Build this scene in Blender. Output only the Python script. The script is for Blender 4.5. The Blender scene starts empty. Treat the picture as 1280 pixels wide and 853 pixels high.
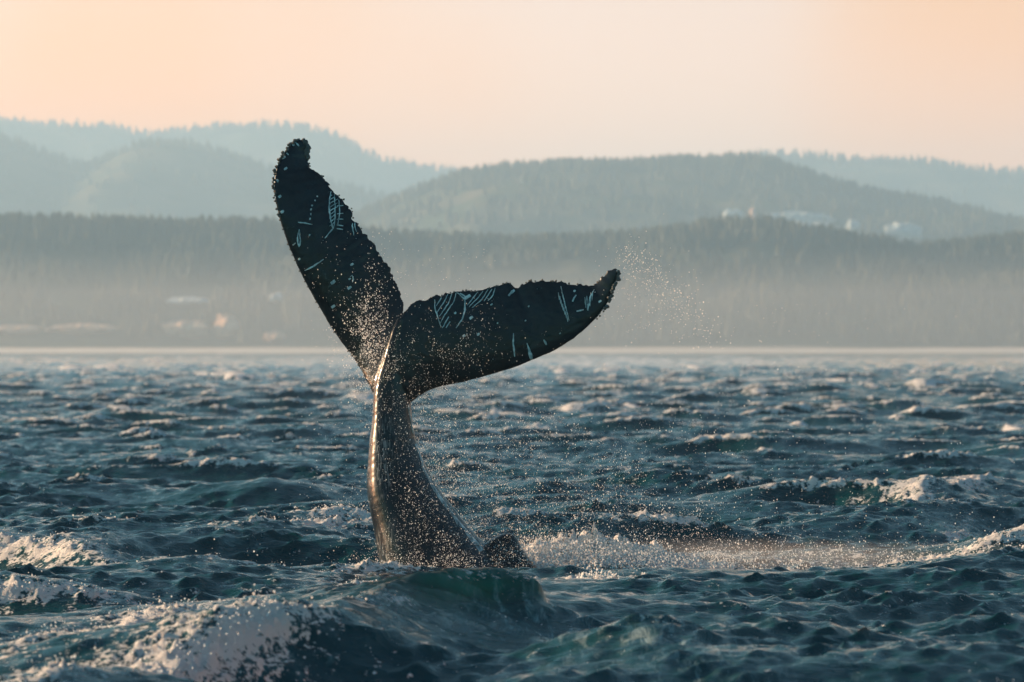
import bpy, bmesh, math, random
import numpy as np
from mathutils import Vector, noise as mnoise
from mathutils.bvhtree import BVHTree

sc = bpy.context.scene
C = sc.collection
rng = np.random.RandomState(7)
random.seed(7)
R = math.radians

# ------------------------------------------------------------------ camera
FPX = 5500.0                     # focal length in pixels of a 1280 wide frame
CAM_H = 2.75                     # metres above the mean sea level
HOR = 435.0
YW = 55.0                        # distance of the whale
cam_d = bpy.data.cameras.new('camera')
cam = bpy.data.objects.new('camera', cam_d)
C.objects.link(cam)
cam_d.sensor_width = 36.0
cam_d.lens = 36.0 * FPX / 1280.0
cam.location = (0, 0, CAM_H)
cam.rotation_euler = (R(90) + math.atan((HOR - 426.5) / FPX), 0, 0)
cam_d.clip_start = 0.5
cam_d.clip_end = 40000
cam_d.dof.use_dof = True
cam_d.dof.focus_distance = YW
cam_d.dof.aperture_fstop = 2.5
sc.camera = cam

# ------------------------------------------------------------------ light
SUN_EL, SUN_AZ = 14.0, -79.0      # azimuth from +Y towards +X
VEIL_AT = (4.56, 3.88, 6.48)
w = bpy.data.worlds.new('World')
sc.world = w
w.use_nodes = True
nt = w.node_tree
nt.nodes.clear()
out = nt.nodes.new('ShaderNodeOutputWorld')
bg = nt.nodes.new('ShaderNodeBackground')
sky = nt.nodes.new('ShaderNodeTexSky')
sky.sky_type = 'NISHITA'
sky.sun_disc = False
sky.sun_elevation = R(SUN_EL)
sky.sun_rotation = R(SUN_AZ)
sky.air_density = 1.0
sky.dust_density = 1.0
sky.ozone_density = 1.0
bg.inputs['Strength'].default_value = 0.075
tint = nt.nodes.new('ShaderNodeMix')          # rosy evening cast above the horizon
tint.data_type = 'RGBA'
tint.blend_type = 'MULTIPLY'
veil = nt.nodes.new('ShaderNodeTexNoise')     # added colour grade by noise, cream where it is dense and peach where it is thin
veil.inputs['Scale'].default_value = 4.2
veil.inputs['Detail'].default_value = 3.0
veil.inputs['Roughness'].default_value = 0.4
vm = nt.nodes.new('ShaderNodeMapping')
vm.inputs['Location'].default_value = VEIL_AT
vc = nt.nodes.new('ShaderNodeTexCoord')
nt.links.new(vc.outputs['Generated'], vm.inputs['Vector'])
nt.links.new(vm.outputs[0], veil.inputs['Vector'])
vr = nt.nodes.new('ShaderNodeMapRange')
vr.interpolation_type = 'SMOOTHSTEP'
vr.inputs['From Min'].default_value = 0.46
vr.inputs['From Max'].default_value = 0.61
nt.links.new(veil.outputs['Fac'], vr.inputs['Value'])
vx = nt.nodes.new('ShaderNodeMix')
vx.data_type = 'RGBA'
vx.inputs[6].default_value = (2.36, 0.74, 0.14, 1)
vx.inputs[7].default_value = (2.20, 1.07, 0.90, 1)
nt.links.new(vr.outputs[0], vx.inputs[0])
nt.links.new(vx.outputs[2], tint.inputs[7])
high = nt.nodes.new('ShaderNodeMix')          # upper sky dimmed to green-blue, to darken the water below
high.data_type = 'RGBA'
high.blend_type = 'MULTIPLY'
high.inputs[0].default_value = 1.0
high.inputs[7].default_value = (0.23, 0.55, 0.60, 1)
geo = nt.nodes.new('ShaderNodeTexCoord')
sep = nt.nodes.new('ShaderNodeSeparateXYZ')
nt.links.new(geo.outputs['Generated'], sep.inputs[0])
mr = nt.nodes.new('ShaderNodeMapRange')       # the rosy band fades out towards the zenith
mr.interpolation_type = 'SMOOTHSTEP'
for k_, v_ in (('From Min', 0.02), ('From Max', 0.22), ('To Min', 1.0), ('To Max', 0.0)):
    mr.inputs[k_].default_value = v_
nt.links.new(sep.outputs['Z'], mr.inputs['Value'])
tint.inputs[0].default_value = 1.0
nt.links.new(sky.outputs[0], tint.inputs[6])
nt.links.new(sky.outputs[0], high.inputs[6])
both = nt.nodes.new('ShaderNodeMix')
both.data_type = 'RGBA'
my = nt.nodes.new('ShaderNodeMapRange')       # and behind the camera, dimmed there to keep the whale's front dark
my.interpolation_type = 'SMOOTHSTEP'
my.inputs['From Min'].default_value = -0.5
my.inputs['From Max'].default_value = 0.6
nt.links.new(sep.outputs['Y'], my.inputs['Value'])
mm = nt.nodes.new('ShaderNodeMath')
mm.operation = 'MULTIPLY'
nt.links.new(mr.outputs[0], mm.inputs[0])
nt.links.new(my.outputs[0], mm.inputs[1])
nt.links.new(mm.outputs[0], both.inputs[0])
nt.links.new(high.outputs[2], both.inputs[6])
nt.links.new(tint.outputs[2], both.inputs[7])
nt.links.new(both.outputs[2], bg.inputs['Color'])
nt.links.new(bg.outputs[0], out.inputs['Surface'])

sd = bpy.data.lights.new('sun', 'SUN')
sun = bpy.data.objects.new('sun', sd)
C.objects.link(sun)
sd.energy = 5.0
sd.angle = R(0.5)
sd.color = (1.0, 0.64, 0.38)
sdir = Vector((math.sin(R(SUN_AZ)) * math.cos(R(SUN_EL)), math.cos(R(SUN_AZ)) * math.cos(R(SUN_EL)), math.sin(R(SUN_EL))))
sun.rotation_euler = sdir.to_track_quat('Z', 'Y').to_euler()
sun.location = (-40, 40, 60)

sc.view_settings.view_transform = 'Standard'
sc.view_settings.look = 'None'
sc.view_settings.gamma = 1.0
sc.view_settings.exposure = 1.66
sc.render.engine = 'CYCLES'
sc.cycles.use_denoising = True
sc.cycles.max_bounces = 6
sc.cycles.volume_bounces = 1
sc.cycles.transparent_max_bounces = 8
sc.cycles.caustics_reflective = False
sc.cycles.caustics_refractive = False

# ------------------------------------------------------------------ helpers
def link(name, me, mat=None, parent=None, **props):
    o = bpy.data.objects.new(name, me)
    C.objects.link(o)
    if mat is not None and len(me.materials) == 0:
        me.materials.append(mat)
    if parent is not None:
        o.parent = parent
    for k, v in props.items():
        o[k] = v
    return o

def np_mesh(name, v, quads=None, tris=None, smooth=True):
    me = bpy.data.meshes.new(name)
    v = np.asarray(v, dtype=np.float32)
    me.vertices.add(len(v))
    me.vertices.foreach_set('co', v.ravel())
    parts, starts, totals, off = [], [], [], 0
    if quads is not None and len(quads):
        q = np.asarray(quads, dtype=np.int32)
        parts.append(q.ravel()); starts.append(off + np.arange(len(q)) * 4); totals.append(np.full(len(q), 4)); off += q.size
    if tris is not None and len(tris):
        t = np.asarray(tris, dtype=np.int32)
        parts.append(t.ravel()); starts.append(off + np.arange(len(t)) * 3); totals.append(np.full(len(t), 3)); off += t.size
    li = np.concatenate(parts).astype(np.int32)
    me.loops.add(len(li))
    me.loops.foreach_set('vertex_index', li)
    st = np.concatenate(starts).astype(np.int32)
    me.polygons.add(len(st))
    me.polygons.foreach_set('loop_start', st)
    me.polygons.foreach_set('use_smooth', np.full(len(st), smooth, dtype=bool))
    me.update(calc_edges=True)
    return me

def new_mat(name):
    m = bpy.data.materials.new(name)
    m.use_nodes = True
    t = m.node_tree
    b = t.nodes['Principled BSDF']
    return m, t, b

def node(t, kind, **kw):
    n = t.nodes.new(kind)
    for k, v in kw.items():
        if k in n.inputs:
            n.inputs[k].default_value = v
        else:
            setattr(n, k, v)
    return n

def math_node(t, op, a, b=None, clamp=False):
    n = t.nodes.new('ShaderNodeMath')
    n.operation = op
    n.use_clamp = clamp
    for i, x in enumerate((a, b)):
        if x is None:
            continue
        if isinstance(x, (int, float)):
            n.inputs[i].default_value = x
        else:
            t.links.new(x, n.inputs[i])
    return n.outputs[0]

def maprange(t, x, a, b, c=0.0, d=1.0, smooth=False):
    n = t.nodes.new('ShaderNodeMapRange')
    if smooth:
        n.interpolation_type = 'SMOOTHSTEP'
    t.links.new(x, n.inputs['Value'])
    for k, v in zip(('From Min', 'From Max', 'To Min', 'To Max'), (a, b, c, d)):
        n.inputs[k].default_value = v
    return n.outputs[0]

def noise_tex(t, scale, detail=4.0, rough=0.55, stretch=(1, 1, 1), rot=0.0, dist=0.0):
    tc = t.nodes.new('ShaderNodeTexCoord')
    mp = t.nodes.new('ShaderNodeMapping')
    mp.inputs['Scale'].default_value = stretch
    mp.inputs['Rotation'].default_value = (0, 0, rot)
    t.links.new(tc.outputs['Object'], mp.inputs['Vector'])
    n = t.nodes.new('ShaderNodeTexNoise')
    n.inputs['Scale'].default_value = scale
    n.inputs['Detail'].default_value = detail
    n.inputs['Roughness'].default_value = rough
    n.inputs['Distortion'].default_value = dist
    t.links.new(mp.outputs[0], n.inputs['Vector'])
    return n.outputs['Fac']

def smoothstep(a, b, x):
    u = np.clip((x - a) / (b - a), 0, 1)
    return u * u * (3 - 2 * u)

# tileable band-limited random field, sampled bilinearly
def noise_tile(N, L, lam_hi, lam_lo, seed, slope=1.2):
    r = np.random.RandomState(seed)
    k = np.fft.fftfreq(N, L / N)
    kx, ky = np.meshgrid(k, k, indexing='ij')
    kk = np.hypot(kx, ky) + 1e-9
    a = np.where((kk > 1 / lam_hi) & (kk < 1 / lam_lo), kk ** -slope, 0)
    f = np.fft.ifft2(np.fft.fft2(r.normal(size=(N, N))) * a).real
    f /= f.std()
    return f.astype(np.float32), L

def samp(tile, x, y):
    f, L = tile
    N = f.shape[0]
    u = (x / L * N) % N
    v = (y / L * N) % N
    i = u.astype(np.int32); j = v.astype(np.int32)
    a = (u - i).astype(np.float32); b = (v - j).astype(np.float32)
    i %= N; j %= N
    i2 = (i + 1) % N; j2 = (j + 1) % N
    return f[i, j] * (1 - a) * (1 - b) + f[i2, j] * a * (1 - b) + f[i, j2] * (1 - a) * b + f[i2, j2] * a * b

# ------------------------------------------------------------------ haze
def volume_box(name, x0, x1, y0, y1, z0, z1, density, color, aniso):
    v = [(x, y, z) for z in (z0, z1) for y in (y0, y1) for x in (x0, x1)]
    q = [(0, 2, 3, 1), (4, 5, 7, 6), (0, 1, 5, 4), (2, 6, 7, 3), (0, 4, 6, 2), (1, 3, 7, 5)]
    me = np_mesh(name, v, q, smooth=False)
    m = bpy.data.materials.new(name)
    m.use_nodes = True
    t = m.node_tree
    t.nodes.clear()
    o = t.nodes.new('ShaderNodeOutputMaterial')
    p = t.nodes.new('ShaderNodeVolumePrincipled')
    p.inputs['Color'].default_value = (*color, 1)
    p.inputs['Density'].default_value = density
    p.inputs['Anisotropy'].default_value = aniso
    t.links.new(p.outputs[0], o.inputs['Volume'])
    return link(name, me, m, kind='stuff')

volume_box('haze', -6500, 6500, -300, 11500, -6, 520, 0.000150, (0.45, 0.73, 1.0), 0.2)
volume_box('sea_mist', -4200, 4200, 1700, 3200, -5.5, 42, 0.00015, (0.90, 0.91, 0.95), 0.2)
def spindrift():
    """low bank of blown spray over the far water, its top torn by the wind"""
    x0, x1, y0, y1 = -3600.0, 3600.0, 1900.0, 3000.0
    nx, ny = 361, 9
    tile = noise_tile(256, 7300.0, 420.0, 30.0, 77, 0.9)
    xs = np.linspace(x0, x1, nx); ys = np.linspace(y0, y1, ny)
    gx_, gy_ = np.meshgrid(xs, ys, indexing='ij')
    top = 2.7 + 0.9 * samp(tile, gx_ + 4000, gy_ * 3)
    v = np.concatenate([np.stack([gx_, gy_, np.clip(top, 0.8, 8)], -1).reshape(-1, 3), np.stack([gx_, gy_, np.full_like(gx_, -5.2)], -1).reshape(-1, 3)])
    ix = np.arange(nx * ny).reshape(nx, ny); n_ = nx * ny
    q = [np.stack([ix[:-1, :-1], ix[1:, :-1], ix[1:, 1:], ix[:-1, 1:]], -1).reshape(-1, 4)]
    q.append(q[0][:, ::-1] + n_)
    for e, fl in ((ix[:, 0], False), (ix[:, -1], True), (ix[0, :], True), (ix[-1, :], False)):
        s_ = np.stack([e[:-1], e[:-1] + n_, e[1:] + n_, e[1:]], -1)
        q.append(s_[:, ::-1] if fl else s_)
    o = volume_box('spindrift', 0, 1, 0, 1, 0, 1, 0.00052, (0.95, 0.97, 1.0), 0.2)
    m_ = o.data.materials[0]
    me = np_mesh('spindrift', v, np.concatenate(q), smooth=False)
    me.materials.append(m_)
    o.data = me
spindrift()

# ------------------------------------------------------------------ hills
forest_mat, t, b = new_mat('conifer_foliage')
nz = noise_tex(t, 0.006, 3.0)
cr = node(t, 'ShaderNodeMix', data_type='RGBA')
t.links.new(maprange(t, nz, 0.38, 0.62), cr.inputs[0])
cr.inputs[6].default_value = (0.040, 0.055, 0.042, 1)
cr.inputs[7].default_value = (0.075, 0.066, 0.050, 1)
t.links.new(cr.outputs[2], b.inputs['Base Color'])
b.inputs['Roughness'].default_value = 0.9
b.inputs['Specular IOR Level'].default_value = 0.1

hill_mat, t, b = new_mat('hill_ground')
nz = noise_tex(t, 0.01, 5.0)
cr = node(t, 'ShaderNodeMix', data_type='RGBA')
t.links.new(maprange(t, nz, 0.4, 0.65), cr.inputs[0])
cr.inputs[6].default_value = (0.045, 0.060, 0.040, 1)
cr.inputs[7].default_value = (0.110, 0.095, 0.065, 1)
t.links.new(cr.outputs[2], b.inputs['Base Color'])
b.inputs['Roughness'].default_value = 1.0
b.inputs['Specular IOR Level'].default_value = 0.0

def tree_group(height, seed):
    """geometry nodes: a conifer of three stacked cones and a stem on every vertex of the mesh"""
    g = bpy.data.node_groups.new('conifers', 'GeometryNodeTree')
    g.interface.new_socket('Geometry', in_out='INPUT', socket_type='NodeSocketGeometry')
    g.interface.new_socket('Geometry', in_out='OUTPUT', socket_type='NodeSocketGeometry')
    gi = g.nodes.new('NodeGroupInput'); go = g.nodes.new('NodeGroupOutput')
    join = g.nodes.new('GeometryNodeJoinGeometry')
    for (z, r1, r2, d, nv) in ((0.0, 0.022, 0.012, 0.5, 5), (0.14, 0.19, 0.05, 0.36, 7), (0.36, 0.15, 0.03, 0.33, 7), (0.60, 0.105, 0.0, 0.40, 6)):
        c = g.nodes.new('GeometryNodeMeshCone')
        c.fill_type = 'NONE'
        c.inputs['Vertices'].default_value = nv
        c.inputs['Side Segments'].default_value = 1
        c.inputs['Radius Top'].default_value = r2
        c.inputs['Radius Bottom'].default_value = r1
        c.inputs['Depth'].default_value = d
        tr = g.nodes.new('GeometryNodeTransform')
        tr.inputs['Translation'].default_value = (0, 0, z)
        g.links.new(c.outputs['Mesh'], tr.inputs['Geometry'])
        g.links.new(tr.outputs[0], join.inputs[0])
    sm = g.nodes.new('GeometryNodeSetMaterial')
    sm.inputs['Material'].default_value = forest_mat
    g.links.new(join.outputs[0], sm.inputs['Geometry'])
    iop = g.nodes.new('GeometryNodeInstanceOnPoints')
    m2p = g.nodes.new('GeometryNodeMeshToPoints')
    g.links.new(gi.outputs[0], m2p.inputs['Mesh'])
    g.links.new(m2p.outputs[0], iop.inputs['Points'])
    g.links.new(sm.outputs[0], iop.inputs['Instance'])
    rs = g.nodes.new('FunctionNodeRandomValue'); rs.data_type = 'FLOAT_VECTOR'
    rs.inputs['Min'].default_value = (height * 1.0, height * 1.0, height * 0.50)
    rs.inputs['Max'].default_value = (height * 2.2, height * 2.2, height * 1.4)
    rs.inputs['Seed'].default_value = seed
    g.links.new(rs.outputs[0], iop.inputs['Scale'])
    rr = g.nodes.new('FunctionNodeRandomValue'); rr.data_type = 'FLOAT_VECTOR'
    rr.inputs['Max'].default_value = (0.06, 0.06, 6.28)
    rr.inputs['Seed'].default_value = seed + 5
    g.links.new(rr.outputs[0], iop.inputs['Rotation'])
    g.links.new(iop.outputs[0], go.inputs[0])
    return g

hill_noise = noise_tile(256, 3000, 700, 40, 3, 1.6)
# ridge lines as world profile: azimuth in photograph columns is turned into metres at the ridge's own distance
HILLS = [
    # (distance of ridge, distance of foot, conifer height, trees, [(column, row) ...])
    ('near', 3250, 3010, 11, 24000,
     [(-700, 285), (-300, 268), (0, 273), (120, 275), (250, 272), (380, 279), (450, 285), (520, 294), (600, 302), (700, 304), (800, 301), (860, 294),
      (905, 286), (960, 284), (1000, 292), (1080, 300), (1160, 306), (1210, 300), (1280, 293), (1500, 280), (2000, 290)]),
    ('middle', 5200, 4300, 13, 16000,
     [(-700, 430), (0, 400), (380, 300), (440, 268), (480, 252), (520, 236), (560, 222), (600, 213), (650, 207), (700, 201), (760, 198), (830, 196), (890, 194),
      (940, 197), (1000, 214), (1050, 228), (1100, 239), (1150, 246), (1200, 256), (1280, 276), (1500, 300), (2000, 330)]),
    ('west', 6900, 5600, 13, 5000,
     [(-700, 140), (-200, 150), (0, 166), (40, 180), (85, 198), (110, 203), (135, 192), (170, 176), (200, 172), (232, 175), (265, 182), (300, 195),
      (350, 211), (420, 228), (520, 250), (640, 300), (900, 420), (2000, 430)]),
    ('far_west', 9200, 8000, 16, 5000,
     [(-700, 120), (-200, 132), (0, 143), (30, 147), (60, 148), (100, 149), (140, 154), (170, 161), (195, 165), (220, 160), (250, 157), (300, 153), (350, 151),
      (390, 154), (420, 164), (450, 181), (480, 196), (520, 205), (560, 209), (620, 214), (700, 230), (1000, 300), (2000, 420)]),
    ('far_east', 8200, 7000, 16, 5000,
     [(-700, 430), (600, 400), (760, 240), (850, 205), (930, 192), (960, 189), (1020, 191), (1080, 193), (1140, 196), (1200, 203), (1250, 208), (1290, 211),
      (1400, 205), (1600, 190), (2000, 220)]),
]
HILL_FN = {}
# pale rock outcrops and bare banks: (hill, column, row, width, height) of each in the photograph's own grid, turned into metres on the hill's slope below
OUTCROPS = [
    ('near', 236, 377, 56, 9, 'pale blue-grey rock bank high on the left shore', 'pale'), ('near', 347, 373, 18, 10, 'small pale rock patch above the left shore', 'pale'),
    ('near', 22, 412, 60, 9, 'peach sandy bank at the left end of the shore', 'sand'), ('near', 105, 411, 84, 9, 'long low peach sandy bank on the left shore', 'sand'),
    ('near', 235, 412, 60, 17, 'broad peach bluff with a dark gully at the water', 'sand'), ('near', 284, 409, 30, 26, 'tall narrow peach bluff beside the broad bluff', 'sand'),
    ('near', 344, 422, 26, 12, 'small peach rock by the water left of the whale', 'sand'),
    ('middle', 922, 276, 26, 9, 'short pale bank at the left end of the hilltop row', 'pale'), ('middle', 948, 274, 8, 9, 'tiny rosy bank in the hilltop row of pale banks', 'sand'),
    ('middle', 1000, 280, 96, 10, 'longest pale bank of the row on the right hilltop', 'pale'), ('middle', 1010, 293, 80, 9, 'dim pale bank under the longest hilltop bank', 'pale'), ('middle', 1074, 289, 16, 8, 'small pale bank in the middle of the hilltop row', 'pale'), ('middle', 1140, 296, 48, 12, 'pale bank at the right end of the hilltop row', 'pale'),
]
SLOPE_AT = {'near': (3010, 3250), 'middle': (4300, 5200)}
GLADES = {}
OUT_W = []
for k_, cx_, cy_, cw_, ch_, lab_, tone_ in OUTCROPS:
    f_ = 0.12 if (k_ == 'near' and cy_ > 400) else 0.35
    y_ = SLOPE_AT[k_][0] + f_ * (SLOPE_AT[k_][1] - SLOPE_AT[k_][0])
    x_ = (cx_ - 640) / FPX * y_
    OUT_W.append((k_, x_, y_, (HOR - cy_) / FPX * y_ + CAM_H, cw_ / FPX * y_, ch_ / FPX * y_, lab_, tone_))
    GLADES.setdefault(k_, []).append((x_, y_, cw_ / FPX * y_))
for hi, (key, D, F, th, nt_, prof) in enumerate(HILLS):
    px = np.array([p[0] for p in prof], float); py = np.array([p[1] for p in prof], float)
    X = (px - 640) / FPX * D
    H = (HOR - py) / FPX * D + CAM_H - th * 0.8
    def hill_z(x, y, X=X, H=H, D=D, F=F, s=hi):
        u = (y - F) / (D - F)
        h = np.interp(x, X, H)
        up = np.clip(u, 0, 1)
        shape = np.where(u < 1, 0.04 + 0.96 * (0.35 * up + 0.65 * np.sin(up * math.pi / 2)), np.maximum(0, 1 - ((u - 1) * 0.8) ** 2))
        n = samp(hill_noise, x * 1.0 + s * 913, y * 1.0 + s * 377)
        rough = np.where(u < 1, np.sin(up * math.pi), 0)
        z = np.maximum(h, 1) * shape + n * rough * np.minimum(h, 60) * 0.12 + n * 1.6
        return np.where(u <= 0, -4 + 0 * x, z)
    HILL_FN[key] = hill_z
    nx, ny = 260, 44
    xs = np.linspace(X[0], X[-1], nx)
    us = np.concatenate([[-0.02], np.linspace(0, 1, 30) ** 1.2, np.linspace(1.05, 1.9, ny - 31)])
    ys = F + us * (D - F)
    gx, gy = np.meshgrid(xs, ys, indexing='ij')
    gz = hill_z(gx, gy)
    idx = np.arange(nx * ny).reshape(nx, ny)
    q = np.stack([idx[:-1, :-1], idx[1:, :-1], idx[1:, 1:], idx[:-1, 1:]], -1).reshape(-1, 4)
    o = link('hill', np_mesh('hill', np.stack([gx, gy, gz], -1).reshape(-1, 3), q), hill_mat, kind='structure')
    # forest: only the side that can be seen from the water, thinned outside the photograph
    half = 0.30 * D if key == 'near' else 0.24 * D
    tx = rng.uniform(-half, half, nt_)
    n_r = int(nt_ * 0.45)
    tu = np.concatenate([rng.uniform(0.90, 1.04, n_r), rng.uniform(0.02, 0.95, nt_ - n_r)])
    ty = F + tu * (D - F)
    tz = hill_z(tx, ty)
    ok = tz > 2.0
    clear = samp(hill_noise, tx * 2.2, ty * 2.2) + 0.5 * samp(hill_noise, tx * 7, ty * 7) > 0.95
    ok &= ~(clear & (tu < 0.9))
    for ox, oy, ow in GLADES.get(key, ()):
        ok &= ~((np.abs(tx - ox) < ow * 0.55) & (ty < oy + 6) & (ty > oy - 45))
    pts = np.stack([tx, ty, tz - 0.3], -1)[ok]
    me = bpy.data.meshes.new('forest')
    me.from_pydata(pts.tolist(), [], [])
    me.materials.append(forest_mat)
    fo = link('forest', me, kind='stuff')
    fo['label'] = {'near': 'dark conifer forest on the low hill at the water', 'middle': 'conifer forest on the long middle hill', 'west': 'hazy forest on the rounded hill at the left',
                   'far_west': 'pale hazy forest on the far high ridge at the left', 'far_east': 'pale hazy forest on the far ridge at the right'}[key]
    fo['category'] = 'forest'
    md = fo.modifiers.new('conifers', 'NODES')
    md.node_group = tree_group(th, hi)

rock_mats = {}
for tone, c1, c2 in (('pale', (0.24, 0.29, 0.30), (0.42, 0.48, 0.50)), ('sand', (0.34, 0.22, 0.15), (0.52, 0.36, 0.25))):
    m_, t, b = new_mat(tone + '_rock')
    mc = node(t, 'ShaderNodeMix', data_type='RGBA')
    t.links.new(maprange(t, noise_tex(t, 0.25, 4.0, 0.6), 0.35, 0.65), mc.inputs[0])
    mc.inputs[6].default_value = (*c1, 1); mc.inputs[7].default_value = (*c2, 1)
    t.links.new(mc.outputs[2], b.inputs['Base Color'])
    b.inputs['Roughness'].default_value = 0.95
    rock_mats[tone] = m_
for i, (k_, x_, y_, z_, w_, h_, lab_, tone_) in enumerate(OUT_W):
    # a bank of broken rock: a bumpy slab leaning on the hillside, its foot in the slope
    bm = bmesh.new()
    bmesh.ops.create_icosphere(bm, subdivisions=4, radius=1.0)
    for v in bm.verts:
        n_ = mnoise.fractal(Vector((v.co.x * w_ / h_ * 0.8 + i * 7, v.co.y * 1.5, v.co.z * 1.5)), 0.9, 2.2, 4)
        q_ = 1 + 0.35 * n_
        v.co = Vector((v.co.x * w_ * 0.5 * q_, v.co.y * 7.0 * q_ + 4 * (v.co.z > 0) * v.co.z, v.co.z * h_ * (0.62 if k_ == 'near' else 0.95) * q_))
    me = bpy.data.meshes.new('rock_outcrop'); bm.to_mesh(me); bm.free()
    o = link('rock_outcrop', me, rock_mats[tone_])
    zs = float(HILL_FN[k_](np.array([x_]), np.array([y_]))[0])
    yy = y_
    for yy in np.linspace(SLOPE_AT[k_][0], SLOPE_AT[k_][1], 200):      # slide up the slope to its height
        if float(HILL_FN[k_](np.array([x_]), np.array([yy]))[0]) >= z_ - h_ * 0.3:
            break
    o.location = (x_, yy - 3, z_ + (0 if k_ == 'near' else 8))
    o['label'] = lab_; o['category'] = 'rock outcrop'; o['group'] = 'pale rock outcrops on the far shore'

# ------------------------------------------------------------------ sea
WIND = np.array([0.26, -0.966])

def fft_sea(N, L, lam_min, lam_max, lam_peak, hs, seed, spread=2.0):
    """a tile of wind sea: height, horizontal chop and how far the surface is squeezed together"""
    r = np.random.RandomState(seed)
    k = np.fft.fftfreq(N, L / N) * 2 * math.pi
    kx, ky = np.meshgrid(k, k, indexing='ij')
    kk = np.hypot(kx, ky); kk[0, 0] = 1e9
    kp = 2 * math.pi / lam_peak
    S = np.exp(-1.25 * (kp / kk) ** 2) / kk ** 3.7
    c = (kx * WIND[0] + ky * WIND[1]) / kk
    S *= np.maximum(c, 0) ** spread + 0.04
    S *= (kk > 2 * math.pi / lam_max) & (kk < 2 * math.pi / lam_min)
    A = np.sqrt(S) * (r.normal(size=(N, N)) + 1j * r.normal(size=(N, N)))
    h = np.fft.ifft2(A).real
    f = hs / 4 / h.std()
    A *= f; h = h * f
    dx = np.fft.ifft2(1j * A * kx / kk).real
    dy = np.fft.ifft2(1j * A * ky / kk).real
    jxx = np.fft.ifft2(-A * kx * kx / kk).real
    jyy = np.fft.ifft2(-A * ky * ky / kk).real
    jxy = np.fft.ifft2(-A * kx * ky / kk).real
    return [(a.astype(np.float32), L) for a in (h, dx, dy, jxx, jyy, jxy)]

SWELL = fft_sea(1024, 151.0, 1.6, 40.0, 9.5, 0.60, 11, 6.0)
CHOP = fft_sea(1024, 61.7, 0.20, 1.6, 0.6, 0.080, 12, 3.0)
NZ1 = noise_tile(1024, 19.3, 0.9, 0.06, 21, 0.8)       # lumps of foam
NZ2 = noise_tile(512, 7.1, 0.5, 0.035, 22, 0.9)       # fine froth
NZ3 = noise_tile(512, 83.0, 12.0, 0.7, 23, 1.1)       # patches

# the waves that make this very moment: crest line (x, y, height), width towards the camera, width behind, trough in front
RIDGES = [
    # the big wave in front of the whale, its crest climbing from the lower left
    ([(-4.2, 32.6, .10), (-3.05, 35.0, .30), (-2.55, 37.4, .40), (-2.02, 38.2, .45), (-1.73, 39.8, .48), (-1.57, 41.25, .50), (-1.16, 42.7, .54), (-.63, 43.7, .58), (-.32, 43.9, .60), (0.0, 44.0, .56),
      (0.14, 44.2, .40), (0.40, 44.2, .17), (0.9, 44.1, .04)], 0.82, 1.5, 0.50),
    # its right shoulder, running down towards the camera
    ([(0.08, 43.4, .02), (0.24, 42.2, .16), (0.5, 40.8, .22), (0.9, 38.6, .20), (1.5, 36.2, .10), (2.1, 34.5, .02)], 0.9, 0.9, 0.0),
    # the smooth green hump at the lower right
    ([(1.3, 39.9, .03), (1.8, 39.8, .16), (2.3, 39.6, .26), (2.8, 39.4, .19), (3.4, 39.1, .05)], 0.7, 0.9, 0.35),
    # foaming wave at the left edge
    ([(-8.6, 58.5, .34), (-6.9, 57.6, .44), (-6.0, 57.3, .44), (-5.2, 56.2, .28), (-4.5, 55.4, .10), (-3.9, 55.0, .02)], 0.7, 1.3, 0.3),
    # low wave at the left, below it
    ([(-6.4, 47.8, .22), (-5.3, 48.0, .26), (-4.4, 48.2, .18), (-3.5, 48.2, .05)], 0.6, 0.9, 0.3),
    # dark wave left of the whale
    ([(-6.2, 80.5, .05), (-5.3, 80.0, .34), (-4.4, 79.6, .46), (-3.6, 79.6, .34), (-2.8, 79.5, .06)], 1.2, 1.8, 0.45),
    # small steep wave close to the left of the whale
    ([(-4.6, 61.0, .05), (-3.3, 62.5, .24), (-2.5, 63.2, .38), (-1.9, 63.0, .30), (-1.4, 62.6, .05)], 0.8, 1.2, 0.3),
    # broad dark wave to the right of the whale
    ([(0.6, 86.0, .05), (2.0, 86.5, .32), (3.4, 86.0, .30), (4.4, 85.0, .05)], 1.3, 1.8, 0.4),
    ([(5.6, 70.5, .03), (6.8, 75.0, .20), (7.5, 77.9, .26), (8.2, 80.0, .24), (9.3, 84.0, .05)], 0.8, 1.4, 0.3),
    # the wash that the tail throws up, spreading to the right
    ([(-0.2, 55.9, .03), (0.25, 56.1, .34), (0.9, 56.4, .44), (1.6, 56.5, .34), (2.4, 56.4, .16), (3.4, 56.4, .12), (4.3, 56.4, .16), (5.0, 56.0, .10), (5.9, 55.6, .06), (7.6, 55.6, .05)], 0.22, 0.45, 0.15),
    # breaking wave at the right edge
    ([(5.3, 57.6, .02), (6.1, 58.4, .18), (7.2, 59.2, .30), (8.6, 60.0, .34)], 0.5, 0.9, 0.2),
]
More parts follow.
